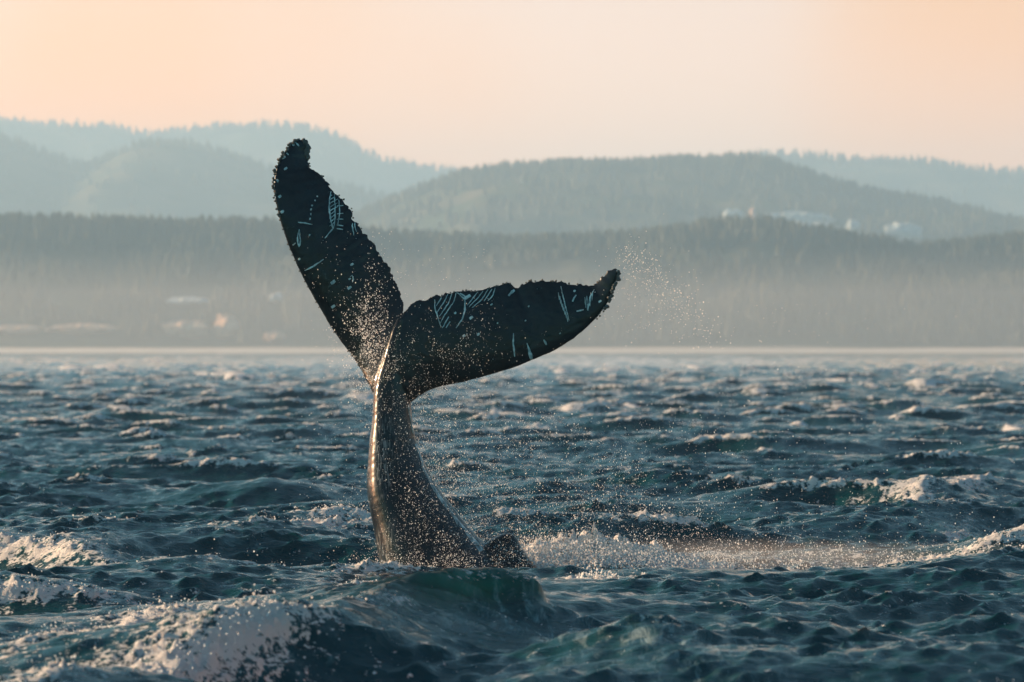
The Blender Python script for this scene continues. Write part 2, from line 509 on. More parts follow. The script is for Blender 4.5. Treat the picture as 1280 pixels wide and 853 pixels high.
# foam lines: (x, y, strength), width in front, width behind
FOAMS = [
    ([(-3.9, 33.2, .80), (-3.3, 35.0, .85), (-2.8, 36.1, .95), (-2.35, 36.9, 1.12), (-2.12, 37.4, 1.12), (-1.98, 37.9, .85), (-1.88, 38.4, .35)], 0.42, 0.95),
    ([(-4.2, 36.6, .45), (-3.9, 39.9, .72), (-3.5, 42.0, .92), (-3.25, 43.2, .80), (-2.9, 44.6, .50), (-2.6, 46.1, .52), (-1.94, 48.5, .60), (-1.5, 50.5, .70)], 0.6, 0.9),
    ([(-1.60, 40.6, .66), (-1.50, 41.0, .72)], 0.16, 0.2),
    ([(-1.32, 41.6, .66), (-1.22, 41.9, .72)], 0.16, 0.2),
    ([(-0.55, 43.6, .50), (-0.35, 43.7, .52)], 0.12, 0.2),
    ([(-0.10, 43.8, .50), (0.06, 43.9, .54)], 0.12, 0.2),
    ([(-8.6, 58.2, .95), (-6.9, 57.4, .95), (-6.0, 57.0, .95), (-5.3, 56.0, .72), (-4.5, 55.2, .64), (-3.8, 55.2, .55), (-2.9, 54.6, .55), (-1.5, 54.2, .60)], 0.45, 0.6),
    ([(-6.6, 47.3, .9), (-5.4, 47.6, .98), (-4.8, 47.8, .85), (-4.1, 47.9, .66)], 0.4, 0.45),
    ([(-4.2, 51.6, .55), (-3.0, 52.0, .72), (-2.2, 52.4, .66), (-1.6, 53.4, .78), (-1.3, 54.0, .85)], 0.6, 0.7),
    ([(-3.9, 59.2, .5), (-3.3, 60.6, .85), (-2.7, 61.2, .9), (-2.2, 62.4, .75)], 0.45, 0.5),
    ([(-2.75, 63.0, .9), (-2.35, 63.3, 1.25), (-2.0, 63.2, 1.1)], 0.6, 0.7),
    ([(-1.3, 54.6, .9), (-0.6, 55.1, .9), (0.2, 55.6, 1.15), (0.9, 56.0, 1.45), (1.6, 56.2, 1.35), (2.4, 56.1, 1.1), (3.4, 56.1, .95), (4.3, 55.9, 1.05), (5.0, 55.5, 1.0), (5.9, 55.2, .9), (8.0, 55.2, .9)], 0.55, 1.1),
    ([(1.2, 58.5, .45), (3.0, 58.8, .42), (5.0, 58.0, .45)], 1.4, 1.6),
    ([(5.3, 57.4, .6), (6.1, 58.2, .95), (7.2, 58.9, 1.0), (8.6, 59.8, 1.0)], 0.5, 0.7),
    ([(0.1, 52.2, .68), (0.9, 52.6, .75), (1.6, 52.8, .7)], 0.25, 0.35),
    ([(0.72, 50.3, .8), (0.95, 50.6, 1.0), (1.10, 50.5, .8)], 0.35, 0.4),
    ([(6.08, 71.9, .55), (6.8, 75.0, .85), (7.5, 77.9, .95), (8.2, 80.0, .9), (8.9, 82.5, .75)], 0.4, 0.8),
    ([(5.9, 61.5, .55), (6.5, 63.5, .75), (7.3, 66.5, .68)], 0.22, 0.35),
    ([(4.1, 43.0, .5), (4.5, 43.2, .75), (4.8, 43.3, .5)], 0.4, 0.4),
]
# whitecaps further out: (x, y, length across, height)
CAPS = [
]
FAR_CAPS = [
    (-15.91, 178.6, 0.42, 0.22),
    (-28.40, 413.3, 1.73, 0.50),
    (-21.94, 352.8, 0.96, 0.50),
    (-51.66, 516.6, 1.22, 0.50),
    (-35.56, 328.8, 0.90, 0.36),
    (-11.70, 144.7, 0.26, 0.16),
    (-7.97, 113.9, 0.29, 0.14),
    (-7.80, 122.6, 0.18, 0.11),
    (-8.83, 103.3, 0.13, 0.10),
    (-5.38, 113.9, 0.21, 0.11),
    (-53.65, 578.6, 1.47, 0.50),
    (-7.16, 212.7, 0.54, 0.39),
    (-32.63, 535.7, 0.88, 0.50),
    (-27.31, 278.2, 0.35, 0.26),
    (-15.31, 321.4, 0.58, 0.30),
    (-14.82, 131.5, 0.12, 0.10),
    (-15.49, 198.2, 0.18, 0.15),
    (12.16, 272.9, 0.74, 0.34),
    (13.06, 237.1, 0.52, 0.44),
    (14.87, 249.4, 0.73, 0.35),
    (16.97, 172.2, 0.91, 0.29),
    (11.71, 149.1, 0.54, 0.18),
    (17.04, 147.6, 0.27, 0.23),
    (27.09, 289.3, 0.47, 0.40),
    (41.92, 452.0, 0.74, 0.50),
    (23.79, 328.8, 0.84, 0.36),
    (26.52, 245.2, 0.40, 0.27),
    (16.29, 314.5, 0.74, 0.29),
    (2.56, 180.8, 0.43, 0.17),
    (3.71, 185.4, 0.64, 0.20),
    (0.82, 140.4, 0.28, 0.15),
    (0.48, 176.4, 0.58, 0.22),
    (5.46, 187.9, 0.20, 0.15),
    (6.23, 108.8, 0.14, 0.10),
    (10.01, 466.6, 0.76, 0.50),
    (4.93, 452.0, 0.58, 0.42),
    (9.47, 144.7, 0.18, 0.11),
    (13.57, 155.5, 0.14, 0.12),
    (11.13, 98.4, 0.14, 0.09),
    (24.20, 578.6, 0.74, 0.50),
    (43.83, 535.7, 0.78, 0.50),
    (65.18, 628.9, 0.91, 0.49),
    (-78.90, 723.2, 0.92, 0.50),
    (-69.62, 850.9, 1.08, 0.50),
    (-6.01, 413.3, 0.45, 0.32),
    (-1.13, 206.6, 0.26, 0.16),
]

CAPS = FAR_CAPS

def polyline_bump(x, y, pts, wf, wb, trough):
    z = np.zeros_like(x); push = np.zeros_like(x)
    p = np.array(pts, float)
    m = (x > p[:, 0].min() - 4 * wb - 1) & (x < p[:, 0].max() + 4 * wb + 1) & (y > p[:, 1].min() - 5 * wf - 1) & (y < p[:, 1].max() + 4 * wb + 1)
    if not m.any():
        return z, push
    xs, ys = x[m], y[m]
    best = np.full(xs.shape, 1e9); amp = np.zeros_like(xs); wsum = np.zeros_like(xs); side = np.zeros_like(xs)
    for a, b_ in zip(p[:-1], p[1:]):
        d = b_[:2] - a[:2]; l2 = (d ** 2).sum()
        u = np.clip(((xs - a[0]) * d[0] + (ys - a[1]) * d[1]) / l2, 0, 1)
        qx, qy = a[0] + u * d[0], a[1] + u * d[1]
        dd = np.hypot(xs - qx, ys - qy)
        s = np.sign((ys - qy) * d[0] - (xs - qx) * d[1])
        c = dd < best
        best[c] = dd[c]; side[c] = s[c]
        wt = 1 / (dd ** 4 + 1e-4)                     # soft choice of segment, no jump of height at bends
        amp += wt * (a[2] + u * (b_[2] - a[2])); wsum += wt
    amp /= wsum
    d = best * side                                   # > 0 behind the crest
    wd = np.where(d > 0, wb, wf)
    q = np.abs(d) / wd
    shape = np.exp(-q ** 1.22)
    tr = np.where(d < 0, np.exp(-((q - 2.1) / 0.9) ** 2), 0)
    z[m] = amp * (shape - trough * tr)
    push[m] = amp * np.exp(-(q / 0.8) ** 2)
    return z, push

J_HI, J_LO = 0.68, 0.48
def sea_eval(x, y, dr):
    """displaced position of the water and its foam for the resting point x, y; dr is the local grid step"""
    s_f = (1 - smoothstep(0.5, 4.0, dr) * 0.4) * (1 + 0.25 * smoothstep(0.08, 0.4, dr))
    c_f = 1 - smoothstep(0.15, 0.9, dr)
    near = 1 - 0.45 * np.exp(-((x - 0.0) / 9) ** 2 - ((y - 45) / 11) ** 2) - 0.2 * np.exp(-((x + .3) / 1.6) ** 2 - ((y - 42) / 4) ** 2)
    lull = 1 - 0.55 * np.exp(-((x - 0.3) / 2.2) ** 2 - ((y - 53.5) / 3.0) ** 2)
    sw = [samp(tt, x, y) * s_f * near * lull for tt in SWELL]
    xr, yr = x * 0.93 + y * 0.36, y * 0.93 - x * 0.36
    gust = np.clip(1 + 0.35 * samp(NZ3, x, y), 0.3, 2)
    calm = np.zeros_like(x)
    for pts, wf, wb in FOAMS:
        calm = np.maximum(calm, polyline_bump(x, y, pts, wf, wb, 0)[0])
    ch = [samp(tt, xr, yr) * c_f * gust * (1 - 0.6 * np.clip(calm, 0, 1)) * (1 - 0.40 * np.exp(-((x + .1) / 1.5) ** 2 - ((y - 42) / 3.5) ** 2)) for tt in CHOP[:3]]
    lam = 1.0
    z = sw[0] + ch[0]
    X = x + lam * (sw[1] + 0.7 * (ch[1] * 0.93 - ch[2] * 0.36))
    Y = y + lam * (sw[2] + 0.7 * (ch[1] * 0.36 + ch[2] * 0.93))
    J = (1 + lam * sw[3]) * (1 + lam * sw[4]) - (lam * sw[5]) ** 2
    foam = smoothstep(J_HI, J_LO, J) * 0.85
    for pts, wf, wb, tr in RIDGES:
        bz, pu = polyline_bump(x, y, pts, wf, wb, tr)
        z += bz
        Y -= pu * 0.62
        X += pu * 0.25
    for pts, wf, wb in FOAMS:
        bz, _ = polyline_bump(x, y, pts, wf, wb, 0)
        foam = np.maximum(foam, bz)
    for (cx, cy, ln, hh) in CAPS:
        ln, hh = ln * 1.9, hh * 0.85
        m = (np.abs(x - cx) < 3 * ln + 1) & (np.abs(y - cy) < 8 * ln + 6)
        if not m.any():
            continue
        dx_, dy_ = x[m] - cx, y[m] - cy + 0.18 * (x[m] - cx)
        wy = np.where(dy_ > 0, 1.6, 0.7) * (0.6 + 1.6 * hh) * (1 + cy / 400)
        e = (dx_ / ln) ** 2
        wob = (samp(NZ1, x[m] + cx * 3, y[m] * 0.5) * 0.22 + samp(NZ3, x[m] * 5 + cx, y[m] * 2) * 0.22) * max(1, cy / 150) ** 0.3
        z[m] += hh * np.exp(-(dx_ / (ln * 1.3)) ** 2 - (dy_ / wy) ** 2)
        Y[m] -= hh * 0.5 * np.exp(-(dx_ / ln) ** 2 - (dy_ / wy) ** 2)
        foam[m] = np.maximum(foam[m], 1.30 * np.exp(-e * 0.7 - ((dy_ + 0.1) / (wy * 0.75)) ** 2) + wob * np.exp(-e))
    return X, Y, z, foam

def rows_from(r0):
    rs = [r0]
    while rs[-1] < 3080:
        r = rs[-1]
        if r < 31: d = 0.25
        elif r < 56: d = 0.054
        else: d = 0.054 * (r / 56) ** 1.6
        rs.append(r + d)
    return np.array(rs)
rs = rows_from(8.0)
inner = np.linspace(-R(8.0), R(8.0), 372)
side = R(8.0) + (R(62) - R(8)) * np.linspace(0, 1, 32)[1:] ** 2.2
th = np.concatenate([-side[::-1], inner, side])
RR, TH = np.meshgrid(rs, th, indexing='ij')
gx = (RR * np.sin(TH)).ravel(); gy = (RR * np.cos(TH)).ravel()
dr = np.repeat(np.gradient(rs), len(th))
sx, sy, sz, foam = sea_eval(gx, gy, dr)
lump = samp(NZ1, sx, sy) * 0.6 + samp(NZ3, sx, sy) * 0.25
fine = samp(NZ2, sx, sy)
# thrown-up froth: real relief where the foam is thick
thick = smoothstep(0.55, 1.1, foam + 0.16 * lump)
relief = thick * (0.03 + 0.028 * np.abs(lump) + 0.016 * np.abs(fine) * (dr < 0.25))
wash = np.exp(-((sx - 1.1) / 1.5) ** 2 - ((sy - 56.1) / 0.75) ** 2) * (sx > -0.1)
relief = relief + wash * (0.07 * np.maximum(lump, 0) ** 1.5 + 0.05 * np.maximum(fine, 0))
sz = sz + relief
nr, nc = len(rs), len(th)
idx = np.arange(nr * nc).reshape(nr, nc)
quads = np.stack([idx[:-1, :-1], idx[:-1, 1:], idx[1:, 1:], idx[1:, :-1]], -1).reshape(-1, 4)
sea_co = np.stack([sx, sy, sz], -1)
foam_v = (foam + 0.24 * lump + 0.16 * fine).astype(np.float32)

sea_mat, t, b = new_mat('sea_water')
b.inputs['Base Color'].default_value = (0.004, 0.030, 0.036, 1)
b.inputs['Roughness'].default_value = 0.04
b.inputs['IOR'].default_value = 1.333
n1 = noise_tex(t, 2.2, 5.0, 0.62, (1.0, 1.7, 1.0), 0.45)
n2 = noise_tex(t, 7.0, 6.0, 0.68, (0.75, 1.9, 1.0), 0.4, 0.4)
bp1 = node(t, 'ShaderNodeBump', Strength=0.5, Distance=0.10)
bp2 = node(t, 'ShaderNodeBump', Strength=0.9, Distance=0.03)
t.links.new(n1, bp1.inputs['Height']); t.links.new(n2, bp2.inputs['Height'])
n0 = noise_tex(t, 0.7, 4.0, 0.6, (1.0, 1.8, 1.0), 0.45)
bp0 = node(t, 'ShaderNodeBump', Strength=0.08, Distance=0.30)
t.links.new(n0, bp0.inputs['Height'])
t.links.new(bp0.outputs[0], bp1.inputs['Normal'])
t.links.new(bp1.outputs[0], bp2.inputs['Normal'])
t.links.new(bp2.outputs[0], b.inputs['Normal'])
at = node(t, 'ShaderNodeAttribute', attribute_name='foam')
fr = noise_tex(t, 16.0, 5.0, 0.7, (1, 1.3, 1))
fsum = math_node(t, 'ADD', at.outputs['Fac'], math_node(t, 'MULTIPLY', math_node(t, 'SUBTRACT', fr, 0.5), 2.3))
# thin torn film of old foam drifting on the surface, its paleness partly painted sky highlight, drawn out down the face of the near wave
film_n = noise_tex(t, 1.5, 6.0, 0.68, (1.0, 1.25, 1.0), 0.3, 0.7)
film_p = noise_tex(t, 0.16, 3.0, 0.6)
strk_n = noise_tex(t, 3.4, 7.0, 0.72, (1.9, 0.45, 1.2), 0.5, 0.6)
film = math_node(t, 'MULTIPLY', maprange(t, film_n, 0.58, 0.72, 0, 1, True), maprange(t, film_p, 0.36, 0.62, 0.15, 1.0))
at_s = node(t, 'ShaderNodeAttribute', attribute_name='streak')
strk = math_node(t, 'MULTIPLY', maprange(t, strk_n, 0.50, 0.70, 0, 1, True), at_s.outputs['Fac'])
film = math_node(t, 'MAXIMUM', math_node(t, 'MULTIPLY', film, 0.30), math_node(t, 'MULTIPLY', strk, 0.42))
# milky water round the foam, plus painted through-light on the near wave face
at_s = node(t, 'ShaderNodeAttribute', attribute_name='streak')
milk_glow = math_node(t, 'ADD', maprange(t, at.outputs['Fac'], 0.46, 0.95, 0.0, 1.0, True), math_node(t, 'MULTIPLY', at_s.outputs['Fac'], 0.06), True)
mc = node(t, 'ShaderNodeMix', data_type='RGBA')
t.links.new(milk_glow, mc.inputs[0])
mc.inputs[6].default_value = (0.002, 0.033, 0.041, 1)
mc.inputs[7].default_value = (0.050, 0.130, 0.140, 1)
mc3 = node(t, 'ShaderNodeMix', data_type='RGBA')
t.links.new(film, mc3.inputs[0])
t.links.new(mc.outputs[2], mc3.inputs[6])
mc3.inputs[7].default_value = (0.50, 0.62, 0.63, 1)
t.links.new(mc3.outputs[2], b.inputs['Base Color'])
fb = node(t, 'ShaderNodeBsdfPrincipled')
fb.inputs['Base Color'].default_value = (0.95, 0.95, 0.95, 1)
fb.inputs['Roughness'].default_value = 0.75
fb.inputs['Subsurface Weight'].default_value = 0.0
fbp = node(t, 'ShaderNodeBump', Strength=1.0, Distance=0.07)
t.links.new(noise_tex(t, 12.0, 6.0, 0.75), fbp.inputs['Height'])
t.links.new(fbp.outputs[0], fb.inputs['Normal'])
tl = node(t, 'ShaderNodeBsdfTranslucent')
tl.inputs['Color'].default_value = (0.85, 0.85, 0.85, 1)
fm = node(t, 'ShaderNodeMixShader'); fm.inputs[0].default_value = 0.32
t.links.new(fb.outputs[0], fm.inputs[1]); t.links.new(tl.outputs[0], fm.inputs[2])
# thin water near the top of the big crest lets light through
at_t = node(t, 'ShaderNodeAttribute', attribute_name='thin')
tw = node(t, 'ShaderNodeBsdfTranslucent')
tw.inputs['Color'].default_value = (0.02, 0.38, 0.44, 1)
tm = node(t, 'ShaderNodeMixShader')
t.links.new(math_node(t, 'MULTIPLY', at_t.outputs['Fac'], 0.75), tm.inputs[0])
t.links.new(b.outputs[0], tm.inputs[1]); t.links.new(tw.outputs[0], tm.inputs[2])
ms = node(t, 'ShaderNodeMixShader')
t.links.new(maprange(t, fsum, 0.52, 0.80, 0, 1, True), ms.inputs[0])
t.links.new(tm.outputs[0], ms.inputs[1]); t.links.new(fm.outputs[0], ms.inputs[2])
t.links.new(ms.outputs[0], t.nodes['Material Output'].inputs['Surface'])

me = np_mesh('sea', sea_co, quads)
a = me.attributes.new('foam', 'FLOAT', 'POINT'); a.data.foreach_set('value', foam_v)
strk_v = np.exp(-((gx - (0.1 + (44 - gy) * 0.17)) / 1.1) ** 2) * smoothstep(32, 37, gy) * smoothstep(44.6, 43.4, gy)
a = me.attributes.new('streak', 'FLOAT', 'POINT'); a.data.foreach_set('value', strk_v.astype(np.float32))
thin_v = smoothstep(0.10, 0.60, sz) * np.exp(-((sx + 0.7) / 1.4) ** 2 - ((sy - 43.2) / 1.6) ** 2)
a = me.attributes.new('thin', 'FLOAT', 'POINT'); a.data.foreach_set('value', thin_v.astype(np.float32))
link('sea', me, sea_mat, kind='structure')

# ------------------------------------------------------------------ whale
def WP(px, py, d=0.0):
    """metres in the upright plane through the whale, d metres behind it"""
    return ((px - 640) * YW / FPX, YW + d, CAM_H + (HOR - py) * YW / FPX)

def resample(p, n):
    p = np.array(p, float)
    s = np.concatenate([[0], np.cumsum(np.hypot(*np.diff(p[:, :2], axis=0).T))])
    u = np.linspace(0, s[-1], n)
    return np.stack([np.interp(u, s, p[:, k]) for k in range(p.shape[1])], -1)

wv, wq = [], []
def add_loft(rings):
    """closed tube through rings of equal vertex count, fan-capped at both ends"""
    base = len(wv)
    n = len(rings[0])
    for r in rings:
        wv.extend(r)
    for i in range(len(rings) - 1):
        for k in range(n):
            a = base + i * n + k; b_ = base + i * n + (k + 1) % n
            wq.append((a, b_, b_ + n, a + n))
    for i, flip in ((0, True), (len(rings) - 1, False)):
        c = np.mean(np.array(rings[i]), axis=0)
        ci = len(wv); wv.append(tuple(c))
        for k in range(n):
            a = base + i * n + k; b_ = base + i * n + (k + 1) % n
            wq.append((b_, a, ci) if flip else (a, b_, ci))

def fluke(lead, trail, thick_root, thick_tip, jag, n=150, m=26, seed=1):
    """lead and trail: outline rows (column, row, depth) from root to tip"""
    L = resample(lead, n); T = resample(trail, n)
    r = np.random.RandomState(seed)
    # ragged trailing edge and knobbly tip
    jt = np.interp(np.linspace(0, 1, n), np.linspace(0, 1, 60), r.normal(size=60)) * jag
    jt[0:4] *= 0
    dirv = T[:, :2] - L[:, :2]
    ln = np.maximum(np.hypot(dirv[:, 0], dirv[:, 1]), 1e-6)[:, None]
    T[:, :2] += dirv / ln * jt[:, None]
    rings = []
    for i in range(n):
        s = i / (n - 1)
        th = thick_root + (thick_tip - thick_root) * s ** 0.8
        ring = []
        for k in range(m):
            a = 2 * math.pi * k / m
            c = 0.5 - 0.5 * math.cos(a)                     # 0 leading edge, 1 trailing edge
            sg = -1 if a < math.pi else 1
            half = th * (1.35 * math.sqrt(max(c, 0)) * (1 - c) + 0.10 * (c > 0) * math.sin(min(c, 1) * math.pi) ** 0.5 + 0.02)
            px = L[i, 0] + (T[i, 0] - L[i, 0]) * c
            py = L[i, 1] + (T[i, 1] - L[i, 1]) * c
            d = L[i, 2] + (T[i, 2] - L[i, 2]) * c + sg * half
            ring.append(WP(px, py, d))
        rings.append(ring)
    add_loft(rings)
    return L, T

LEAD_L = [(468, 496, .10), (463, 487, .13), (452, 466, .24), (440, 447, .31), (425, 428, .34), (410, 406, .34), (396, 382, .33), (383, 359, .32), (370, 333, .31), (358, 305, .31),
          (348, 276, .32), (342, 251, .34), (340, 228, .37), (343, 208, .41), (350, 192, .46), (360, 178, .52), (369, 172, .56)]
TRAIL_L = [(500, 412, .10), (505, 394, .14), (505, 381, .20), (501, 366, .26), (494, 350, .31), (486, 333, .34), (476, 318, .37), (466, 304, .39), (456, 291, .41), (447, 278, .43), (437, 262, .45),
           (428, 248, .47), (421, 241, .48), (415, 236, .49), (410, 228, .50), (402, 219, .51), (393, 212, .52), (385, 205, .54), (384, 195, .56), (384, 182, .57), (380, 173, .57)]
LEAD_R = [(474, 515, -.06), (490, 512, -.04), (505, 508, -.02), (516, 502, .0), (524, 496, .02), (535, 489, .03), (550, 484, .04), (580, 478, .04), (610, 470, .02), (640, 461, .0), (670, 449, -.04), (695, 438, -.06),
          (717, 424, -.08), (735, 409, -.10), (748, 395, -.11), (758, 382, -.12), (765, 366, -.13), (771, 350, -.13), (772, 340, -.13)]
TRAIL_R = [(486, 435, -.12), (498, 402, -.08), (506, 387, -.05), (512, 380, -.02), (520, 375, .0), (541, 371, .03), (562, 364, .06), (577, 362, .07), (590, 364, .08), (605, 361, .08), (620, 357, .08), (632, 353, .08), (637, 353, .08),
           (641, 357, .08), (645, 360, .08), (650, 357, .07), (656, 353, .06), (665, 351, .05), (677, 349, .04), (687, 351, .03), (700, 352, .02), (717, 355, .0), (730, 356, -.02), (742, 355, -.05),
           (752, 347, -.08), (762, 339, -.11), (770, 335, -.13)]
LL, LT = fluke(LEAD_L, TRAIL_L, 0.13, 0.05, 1.3, seed=4)
RL, RT = fluke(LEAD_R, TRAIL_R, 0.17, 0.04, 1.3, seed=5)

# tail stock: row -> left edge, right edge, half depth, depth of the axis
STOCK = [(398, 497, 505, .06, -.04), (412, 490, 503, .09, -.04), (430, 484, 503, .12, -.03), (450, 478, 505, .15, -.02), (470, 471, 509, .18, .0), (490, 467, 512, .20, .0), (510, 466, 514, .215, .0), (530, 465, 516, .23, .0), (550, 462, 520, .25, .01),
         (570, 460.5, 527, .27, .02), (590, 459, 536, .29, .03), (605, 458.5, 545, .31, .04), (620, 459.5, 555, .34, .05), (635, 462, 567, .37, .06), (650, 465, 579, .40, .07), (665, 468, 592, .44, .08),
         (680, 470, 606, .48, .10), (695, 473, 624, .52, .12), (712, 477, 640, .56, .14), (740, 487, 670, .62, .16), (780, 510, 712, .68, .2), (840, 560, 790, .74, .25), (900, 620, 870, .7, .3)]
st = np.array(STOCK, float)
rows_ = np.concatenate([np.arange(398, 720, 6), np.arange(720, 901, 15)])
S_ = [np.interp(rows_, st[:, 0], st[:, k]) for k in range(1, 5)]
rings = []
for i, py in enumerate(rows_):
    xl, xr, hb, dc = (S_[k][i] for k in range(4))
    ring = []
    for k in range(40):
        a = 2 * math.pi * k / 40
        ca, sa = math.cos(a), math.sin(a)
        ex = abs(ca) ** (1.3 if ca > 0 else 0.5) * (1 if ca > 0 else -1)
        ey = abs(sa) ** (1.3 if ca > 0 else 0.75) * (1 if sa > 0 else -1)
        # deepest a little left of the middle, thin keels at both edges
        ring.append(WP((xl + xr) / 2 + ex * (xr - xl) / 2, py, dc - ey * hb * (1.0 + 0.5 * min(1, max(0, (py - 490) / 120)))))
    rings.append(ring)
add_loft(rings)
# knuckle of the back, just breaking the surface to the right
rings = []
for py, xl, xr, hb in ((667, 630, 638, .05), (670, 622, 643, .10), (676, 611, 648, .15), (684, 603, 652, .18), (694, 594, 658, .24), (706, 586, 668, .30), (730, 575, 690, .36), (770, 580, 740, .4)):
    rings.append([WP((xl + xr) / 2 + math.cos(2 * math.pi * k / 24) * (xr - xl) / 2, py, .12 - math.sin(2 * math.pi * k / 24) * hb) for k in range(24)])
add_loft(rings)

raw = bpy.data.meshes.new('raw')
raw.from_pydata([tuple(v) for v in wv], [], wq)
raw.update()
tmp = bpy.data.objects.new('raw', raw)
C.objects.link(tmp)
bmx = bmesh.new(); bmx.from_mesh(raw); bmesh.ops.recalc_face_normals(bmx, faces=bmx.faces); bmx.to_mesh(raw); bmx.free()
rm = tmp.modifiers.new('r', 'REMESH'); rm.mode = 'VOXEL'; rm.voxel_size = 0.0135
smo = tmp.modifiers.new('s', 'SMOOTH'); smo.iterations = 3; smo.factor = 0.5
dg = bpy.context.evaluated_depsgraph_get()
whale_me = bpy.data.meshes.new_from_object(tmp.evaluated_get(dg))
whale_me.name = 'whale'
bpy.data.objects.remove(tmp); bpy.data.meshes.remove(raw)
whale_me.materials.clear()
nv = len(whale_me.vertices)
co = np.empty(nv * 3, np.float32); whale_me.vertices.foreach_get('co', co); co = co.reshape(-1, 3)
no = np.empty(nv * 3, np.float32); whale_me.vertices.foreach_get('normal', no); no = no.reshape(-1, 3)
wn1 = noise_tile(256, 1.9, 0.5, 0.05, 41, 1.2)
co += no * (samp(wn1, co[:, 0] + co[:, 1] * 0.7, co[:, 2] + co[:, 1] * 0.4) * 0.0010)[:, None]
whale_me.vertices.foreach_set('co', co.ravel())
whale_me.polygons.foreach_set('use_smooth', np.ones(len(whale_me.polygons), dtype=bool))
whale_me.update()

skin, t, b = new_mat('whale_skin')
blot = noise_tex(t, 3.0, 5.0, 0.6)
mc = node(t, 'ShaderNodeMix', data_type='RGBA')
t.links.new(maprange(t, blot, 0.4, 0.7), mc.inputs[0])
mc.inputs[6].default_value = (0.003, 0.006, 0.010, 1)
mc.inputs[7].default_value = (0.008, 0.016, 0.023, 1)
# pale streaks painted for running water and wet sheen along the tail stock
wet_streak = noise_tex(t, 14.0, 4.0, 0.7, (3.2, 1.5, 0.45))
big = noise_tex(t, 1.6, 3.0, 0.5, (1.6, 1, 0.7))
tcx = t.nodes.new('ShaderNodeTexCoord'); sp = t.nodes.new('ShaderNodeSeparateXYZ')
t.links.new(tcx.outputs['Object'], sp.inputs[0])
zone = math_node(t, 'MULTIPLY', maprange(t, sp.outputs['X'], -1.35, -1.62, 0, 1, True), maprange(t, sp.outputs['Z'], 2.1, 1.5, 0, 1, True))
sc_f = math_node(t, 'MULTIPLY', math_node(t, 'MULTIPLY', maprange(t, wet_streak, 0.49, 0.62, 0, 1), maprange(t, big, 0.36, 0.56, 0, 1)), zone)
mt = node(t, 'ShaderNodeMix', data_type='RGBA')      # faint pale mottling
t.links.new(math_node(t, 'MULTIPLY', maprange(t, noise_tex(t, 9.0, 6.0, 0.75), 0.62, 0.74, 0, 1), 0.6), mt.inputs[0])
t.links.new(mc.outputs[2], mt.inputs[6])
mt.inputs[7].default_value = (0.09, 0.12, 0.13, 1)
mc2 = node(t, 'ShaderNodeMix', data_type='RGBA')
t.links.new(math_node(t, 'MULTIPLY', sc_f, 0.75), mc2.inputs[0])
t.links.new(mt.outputs[2], mc2.inputs[6])
mc2.inputs[7].default_value = (0.26, 0.30, 0.32, 1)
t.links.new(mc2.outputs[2], b.inputs['Base Color'])
b.inputs['Roughness'].default_value = 0.3
b.inputs['IOR'].default_value = 1.33
b.inputs['Specular IOR Level'].default_value = 0.4
b.inputs['Coat Weight'].default_value = 0.30
b.inputs['Coat Roughness'].default_value = 0.10
bp = node(t, 'ShaderNodeBump', Strength=0.25, Distance=0.006)
t.links.new(noise_tex(t, 30.0, 4.0, 0.6), bp.inputs['Height'])
t.links.new(bp.outputs[0], b.inputs['Normal'])

whale = link('whale', whale_me, skin)
whale['label'] = 'dark humpback whale tail with both flukes raised out of the waves'
whale['category'] = 'whale'
bvh = BVHTree.FromPolygons([tuple(v) for v in co.tolist()], [tuple(p.vertices) for p in whale_me.polygons])
CAMP = Vector((0, 0, CAM_H))
def on_skin(px, py, lift=0.004):
    """front of the whale at that place of its upright outline"""
    X, Y, Z = WP(px, py)
    d = (Vector((X, Y, Z)) - CAMP).normalized()
    hit, n, i, dist = bvh.ray_cast(CAMP, d)
    if hit is None:
        return None, None
    return hit + n * lift, n

# pale scars: raised ribbons of healed skin lying on the flukes
scar_mat, t, b = new_mat('scar_tissue')
b.inputs['Roughness'].default_value = 0.5
mc = node(t, 'ShaderNodeMix', data_type='RGBA')
t.links.new(maprange(t, noise_tex(t, 18.0, 3.0, 0.6), 0.35, 0.65), mc.inputs[0])
mc.inputs[6].default_value = (0.22, 0.30, 0.32, 1)
mc.inputs[7].default_value = (0.80, 0.88, 0.88, 1)
t.links.new(mc.outputs[2], b.inputs['Base Color'])
srng = random.Random(5)
def scar(strokes):
    for pts, wd in strokes:
        vs, fs = [], []
        p = resample(pts, max(3, int(sum(math.dist(a, b_) for a, b_ in zip(pts[:-1], pts[1:])) / 2.5)))
        n = len(p)
        start = len(vs); okrow = []
        for i in range(n):
            tg = p[min(i + 1, n - 1)] - p[max(i - 1, 0)]
            tg = tg / (np.hypot(*tg) + 1e-9)
            w0 = wd if isinstance(wd, (int, float)) else wd[0] + (wd[1] - wd[0]) * i / (n - 1)
            w_ = w0 * (0.35 + 0.65 * math.sin(math.pi * (i + 0.6) / (n + 0.2))) * srng.uniform(0.75, 1.2)
            jx, jy = srng.uniform(-.25, .25), srng.uniform(-.25, .25)
            row = []
            for sgn, lift in ((-1, 0.0015), (0, 0.007), (1, 0.0015)):
                h, nn = on_skin(p[i, 0] - tg[1] * w_ * sgn * 0.5 + jx, p[i, 1] + tg[0] * w_ * sgn * 0.5 + jy, lift)
                row.append(h)
            if any(h is None for h in row):
                okrow.append(None)
                continue
            okrow.append(len(vs)); vs.extend(row)
        for a, b_ in zip(okrow[:-1], okrow[1:]):
            if a is not None and b_ is not None:
                fs.append((a, a + 1, b_ + 1, b_)); fs.append((a + 1, a + 2, b_ + 2, b_ + 1))
        if not fs:
            continue
        me = bpy.data.meshes.new('scar')
        me.from_pydata([tuple(v) for v in vs], [], fs)
        for p_ in me.polygons: p_.use_smooth = True
        link('scar', me, scar_mat, whale)

